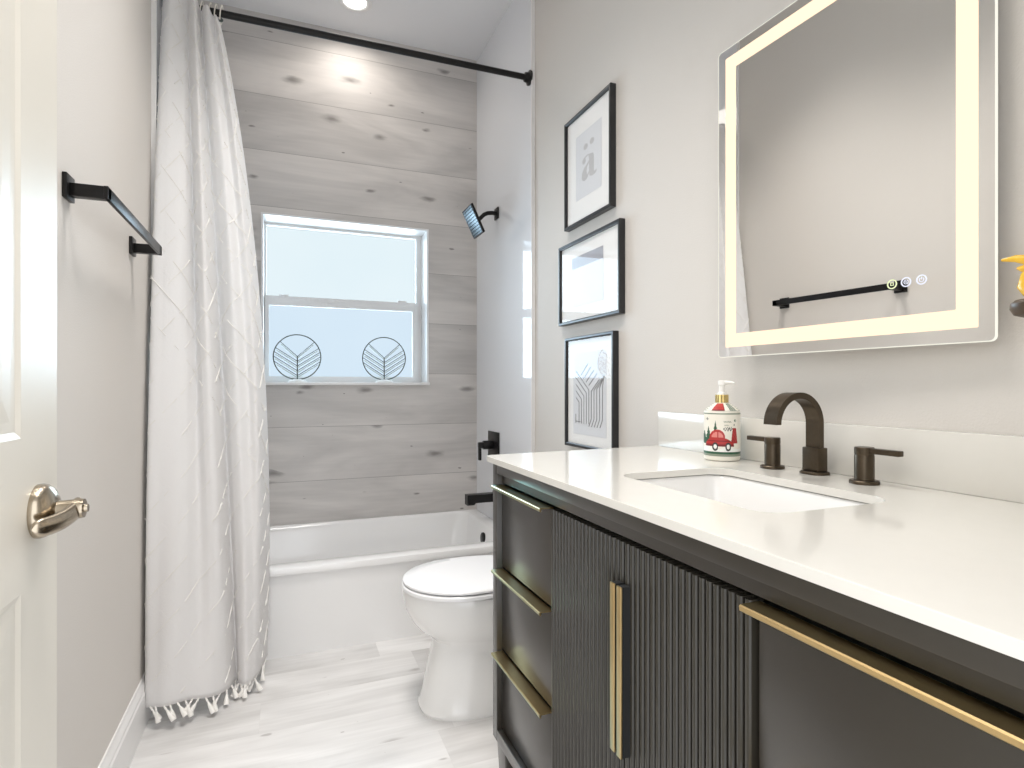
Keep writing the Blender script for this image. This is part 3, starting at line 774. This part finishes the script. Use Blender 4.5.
# ------------------------------------------------------------------ lit mirror
MX = 1.0255; my0, my1, mz0, mz1 = .5525, 1.1365, 1.159, 1.917
mi = thing('led_mirror', 'rectangular wall mirror with a glowing warm border', 'mirror', (MX, (my0 + my1) / 2, mz0))
mi.rotation_euler.z = radians(3.2)          # hung slightly askew, the far side further off the wall
MB().box(MX + .006, MX + .031, my0 + .045, my1 - .045, mz0 + .045, mz1 - .045, bev=.003).build('mirror_housing', MT['housing'], mi)
MB().prism([(p.x, p.y) for p in rrect(my0 + .0012, my1 - .0012, mz0 + .0012, mz1 - .0012, .008, 0, 5)], lambda a, b_: Vector((MX, a, b_)), lambda a, b_: Vector((MX + .005, a, b_))).build('mirror_glass', MT['mirror'], mi, smooth=False)
def ringloop(i, x, r): return [Vector((x, p.x, p.y)) for p in rrect(my0 + i, my1 - i, mz0 + i, mz1 - i, r, 0, 5)]
MB().loft([ringloop(0, MX - .0003, .009), ringloop(0, MX + .0055, .009), ringloop(.0014, MX + .0055, .008), ringloop(.0014, MX - .0003, .008)], close=True).build('glass_edge', MT['glass_edge'], mi, smooth=False)
MB().loft([ringloop(.024, MX - .0006, .002), ringloop(.024, MX - .0001, .002), ringloop(.056, MX - .0001, .002), ringloop(.056, MX - .0006, .002)], close=True).build('light_band', MT['led'], mi, smooth=False)
for k_, by_ in enumerate((.7125, .688, .662)):
    bz_ = 1.2745; mt_ = MT['btn_y'] if k_ == 0 else MT['btn']
    m_ = MB(); cc = Vector((MX - .0004, by_, bz_))
    def circ(r, x): return [Vector((x, by_ + r * cos(2 * pi * i / 28), bz_ + r * sin(2 * pi * i / 28))) for i in range(28)]
    m_.loft([circ(.0088, MX - .0006), circ(.0088, MX - .0001), circ(.0068, MX - .0001), circ(.0068, MX - .0006)], close=True)
    if k_ == 0:
        m_.box(MX - .0006, MX - .0001, by_ - .0028, by_ + .0028, bz_ - .0028, bz_ - .0018).box(MX - .0006, MX - .0001, by_ - .0028, by_ - .0018, bz_ - .0028, bz_ + .0028)
        m_.box(MX - .0006, MX - .0001, by_ + .0018, by_ + .0028, bz_ - .0028, bz_ + .0028).box(MX - .0006, MX - .0001, by_ - .0028, by_ + .0028, bz_ + .0018, bz_ + .0028)
    elif k_ == 1:
        m_.loft([circ(.0040, MX - .0006), circ(.0040, MX - .0001), circ(.0030, MX - .0001), circ(.0030, MX - .0006)], close=True)
        m_.box(MX - .0006, MX - .0001, by_ - .0006, by_ + .0006, bz_ - .0015, bz_ + .0015)
    else:
        pts = [(MX - .0003, by_ + .0036 * sin(.7 + 4.9 * i / 18), bz_ + .0036 * cos(.7 + 4.9 * i / 18)) for i in range(19)]
        m_.tube(pts, .0006, 6); m_.box(MX - .0006, MX - .0001, by_ - .0006, by_ + .0006, bz_ + .0005, bz_ + .0048)
    m_.build('touch_button', mt_, mi, smooth=False)

# ------------------------------------------------------------------ framed pictures on the right wall
def picture(y0, y1, z0, z1, label, mat_w, art):
    X0 = XR - .024                       # front of the moulding
    pf = thing('picture_frame', label, 'framed picture', (XR, (y0 + y1) / 2, z0), 'framed prints on the right wall')
    def L(i, x): return [Vector((x, y0 + i, z0 + i)), Vector((x, y1 - i, z0 + i)), Vector((x, y1 - i, z1 - i)), Vector((x, y0 + i, z1 - i))]
    MB().loft([L(0, XR - .0005), L(0, X0 + .002), L(.002, X0), L(.009, X0), L(.0105, X0 + .002), L(.0125, X0 + .003), L(.014, X0 + .010), L(.014, XR - .0005)], close=True).build('moulding', MT['frame'], pf, smooth=False)
    xm = X0 + .0105
    MB().box(xm, XR - .002, y0 + .012, y1 - .012, z0 + .012, z1 - .012).build('mat_board', MT['matb'], pf, smooth=False)
    MB().box(X0 + .0070, X0 + .0085, y0 + .0135, y1 - .0135, z0 + .0135, z1 - .0135).build('glass_pane', MT['pglass'], pf, smooth=False)
    # art drawn in u (0 left .. 1 right as seen from the room) and v (0 bottom .. 1 top)
    U = lambda u: y1 - u * (y1 - y0); V = lambda v: z0 + v * (z1 - z0)
    art(pf, lambda u, v, d=0: Vector((xm - .0006 - d, U(u), V(v))), xm)
def flat(pf, P, poly, name, m, d):
    mb = MB()
    bm = mb.bm
    va = [bm.verts.new(P(u, v, d + .0003)) for u, v in poly]; vb_ = [bm.verts.new(P(u, v, d)) for u, v in poly]; n = len(poly)
    bm.faces.new(va); bm.faces.new(list(reversed(vb_)))
    for i in range(n): bm.faces.new((va[i], va[(i + 1) % n], vb_[(i + 1) % n], vb_[i]))
    return mb.build(name, m, pf, smooth=False)
def art_letter(pf, P, xm):
    flat(pf, P, [(.24, .22), (.79, .22), (.79, .80), (.24, .80)], 'print', MT['paper'], 0)
    # fat-face lower-case letter a with two dots
    mb = MB()
    def add(poly):
        bm = mb.bm; va = [bm.verts.new(P(u, v, .0008)) for u, v in poly]; vb_ = [bm.verts.new(P(u, v, .0004)) for u, v in poly]; n = len(poly)
        bm.faces.new(va); bm.faces.new(list(reversed(vb_)))
        for i in range(n): bm.faces.new((va[i], va[(i + 1) % n], vb_[(i + 1) % n], vb_[i]))
    def oval(cx, cy, a, b_, n=28): return [(cx + a * cos(2 * pi * i / n), cy + b_ * sin(2 * pi * i / n)) for i in range(n)]
    add([(.50, .575), (.62, .555), (.635, .52), (.635, .40), (.655, .385), (.69, .395), (.70, .385), (.66, .365), (.60, .362), (.545, .375), (.535, .42), (.535, .53), (.52, .56)])   # stem and top arch
    add([(.535, .515), (.50, .50), (.43, .475), (.385, .44), (.375, .40), (.395, .37), (.44, .358), (.49, .37), (.535, .405), (.535, .42), (.50, .40), (.482, .41), (.476, .44), (.49, .468), (.535, .492)])   # bowl
    add([(.50, .575), (.44, .568), (.415, .552), (.45, .557), (.50, .562)])
    add(oval(.425, .535, .036, .026)); add(oval(.46, .655, .045, .026)); add(oval(.595, .665, .045, .026))
    mb.build('letter', MT['ink'], pf, smooth=False)
def art_photo(pf, P, xm):
    flat(pf, P, [(.22, .20), (.74, .20), (.74, .80), (.22, .80)], 'print', MT['photo'], 0)
    flat(pf, P, [(.22, .20), (.74, .20), (.74, .66), (.22, .66)], 'print_reflection_wash', MT['paper'], .0004)  # pale patch paints in the window reflection that washes out the print
def art_lines(pf, P, xm):
    flat(pf, P, [(.16, .12), (.84, .12), (.84, .86), (.16, .86)], 'print', MT['paper'], 0)
    mb = MB()
    def stroke(pts, w=.0013):
        for (a, b_) in zip(pts, pts[1:]):
            mb.tube([P(a[0], a[1], .0008), P(b_[0], b_[1], .0008)], w, 6)
    # nested channels that run up and branch to both sides
    for k in range(5):
        x = .50 - .052 * k; yb = .52 - .028 * k
        stroke([(x, .22), (x, yb), (.225, yb + (x - .225) * .62)])
    for k in range(5):
        x = .55 + .055 * k; yb = .51 - .0 * k
        stroke([(x - .05, .20), (x, .27), (x, yb + .01 * k), (min(.80, x + .16), yb + .01 * k + .10)])
    for k in range(4):
        stroke([(.50 - .055 * k, .56 + .03 * k), (.66 - .06 * k, .66 + .03 * k)])
    stroke([(.22, .235), (.32, .235)]); stroke([(.22, .22), (.22, .30)])
    mb.build('line_drawing', MT['ink2'], pf, smooth=False)
picture(1.718, 2.071, 1.715, 2.146, 'topmost black framed print showing a pale letter', .05, art_letter)
picture(1.660, 2.123, 1.335, 1.658, 'middle black framed landscape print reflecting the window', .05, art_photo)
picture(1.700, 2.067, .850, 1.280, 'lowest black framed print with branching lines, above the countertop', .05, art_lines)

# ------------------------------------------------------------------ towel bar on the left wall
bxx = -.353
tb = thing('towel_bar', 'square matte black towel bar on the left wall', 'towel bar', (XL, 1.69, 1.49))
MB().box(bxx - .004, bxx + .004, 1.446, 2.018, 1.487, 1.514, bev=.001).build('bar', MT['black'], tb)
for y_ in (1.460, 2.005):
    MB().box(XL + .0003, XL + .009, y_ - .026, y_ + .024, 1.479, 1.531, bev=.0015).box(XL + .008, bxx + .004, y_ - .011, y_ + .011, 1.487, 1.514, bev=.001).build('bracket', MT['black'], tb)

# ------------------------------------------------------------------ wire leaf ornaments on the window sill
def ornament(cx, label):
    cy, zb = YB + .075, WZ0 + .012; r = .121; cz = zb + .016 + r
    o = thing('leaf_ornament', label, 'ornament', (cx, cy, zb), 'round wire leaf ornaments on the sill')
    pts = [(cx + r * cos(2 * pi * i / 56), cy, cz + r * sin(2 * pi * i / 56)) for i in range(56)]
    MB().tube(pts, .0032, 8, closed=True).build('hoop', MT['wire'], o)
    MB().tube([(cx, cy, zb + .012), (cx, cy, cz + .005)], .0036, 8).build('stem', MT['wire'], o)
    v_ = MB(); v2 = MB()
    for k in range(5):
        z = cz + .003 - k * .026
        for sg in (-1, 1):
            a = Vector((cx, cy, z)); d = Vector((sg * .74, 0, .67)).normalized() if k == 0 else Vector((sg * .80, 0, .52)).normalized()
            w = Vector((cx, cy, cz)); e = a - w; bq = e.dot(d); tt = -bq + sqrt(max(0, bq * bq - e.dot(e) + (r - .001) ** 2))
            v_.tube([a, a + d * tt], .0020, 6)
            off = Vector((0, 0, -.010)); v2.tube([a + off, a + off + d * tt * .95], .0032, 6)
    v_.build('leaf_veins', MT['wire'], o)
    v2.build('pale_veins', MT['pale'], o)
    MB().lathe([(.0001, .0002), (.050, .0002), (.050, .003), (.040, .010), (.018, .0165), (.0001, .017)], (cx, cy, zb), 28).build('stand', MT['stand'], o)
ornament(.064, 'round wire leaf ornament on the left half of the window sill')
ornament(.530, 'round wire leaf ornament on the right half of the window sill')

# ------------------------------------------------------------------ small yellow ornament at the right edge
oy, ox = .492, XR - .048
yo = thing('wall_ornament', 'small yellow glazed ornament on a dark brown oval mount beside the mirror', 'ornament', (ox, oy, 1.190))
MB().loft([[Vector((ox + a * .030 * cos(2 * pi * i / 32), oy + a * .033 * sin(2 * pi * i / 32), z)) for i in range(32)] for a, z in ((.5, 1.190), (.85, 1.194), (1, 1.203), (.97, 1.211), (.8, 1.216), (.3, 1.219))]).box(ox + .010, XR - .0005, oy - .007, oy + .007, 1.197, 1.211, bev=.002).build('oval_mount', MT['wood'], yo)
m_ = MB()
P_ = [(oy - .004, 1.216), (oy + .003, 1.226), (oy + .012, 1.238), (oy + .009, 1.252), (oy + .002, 1.265), (oy + .012, 1.276), (oy + .028, 1.281), (oy + .046, 1.282)]
m_.tube([(ox, a, z) for a, z in P_], .01, 14, radii=[.012, .014, .0135, .012, .0105, .008, .0055, .002])
m_.tube([(ox, oy - .004, 1.262), (ox, oy + .010, 1.266), (ox, oy + .020, 1.264), (ox, oy + .026, 1.266)], .006, 10, radii=[.009, .007, .005, .002])
m_.tube([(ox, oy - .004, 1.262), (ox, oy - .020, 1.268), (ox, oy - .034, 1.262)], .006, 10, radii=[.010, .009, .003])
m_.build('yellow_figure', MT['yellow'], yo)

# ------------------------------------------------------------------ ceiling downlights
def downlight(x, y, label, watts, size, col, spread=92):
    d = thing('ceiling_downlight', label, 'ceiling light', (x, y, ZC), 'recessed ceiling downlights')
    MB().lathe([(.058, -.0005), (.082, -.0005), (.084, -.004), (.078, -.009), (.062, -.011), (.056, -.006)], (x, y, ZC), 40).build('light_trim', MT['trimw'], d)
    MB().lathe([(.0001, -.001), (.057, -.001), (.057, -.006), (.0001, -.008)], (x, y, ZC), 40).build('light_lens', MT['lens'], d)
    ld = bpy.data.lights.new('downlight_lamp', 'AREA'); ld.shape = 'DISK'; ld.size = size; ld.energy = watts; ld.spread = radians(spread); ld.color = col
    lo_ = bpy.data.objects.new('downlight_lamp', ld); COL.objects.link(lo_); lo_.parent = d; lo_.location = (0, 0, -.02)
downlight(.328, 2.955, 'recessed ceiling downlight above the bathtub', SHOWER_W, .30, (1, .93, .85), 160)
downlight(.22, 1.70, 'recessed ceiling downlight over the toilet, out of view', ROOM_W, .50, (1, .96, .92))
downlight(.12, .80, 'recessed ceiling downlight over the doorway end, out of view', ENTRY_W, .50, (1, .96, .92))
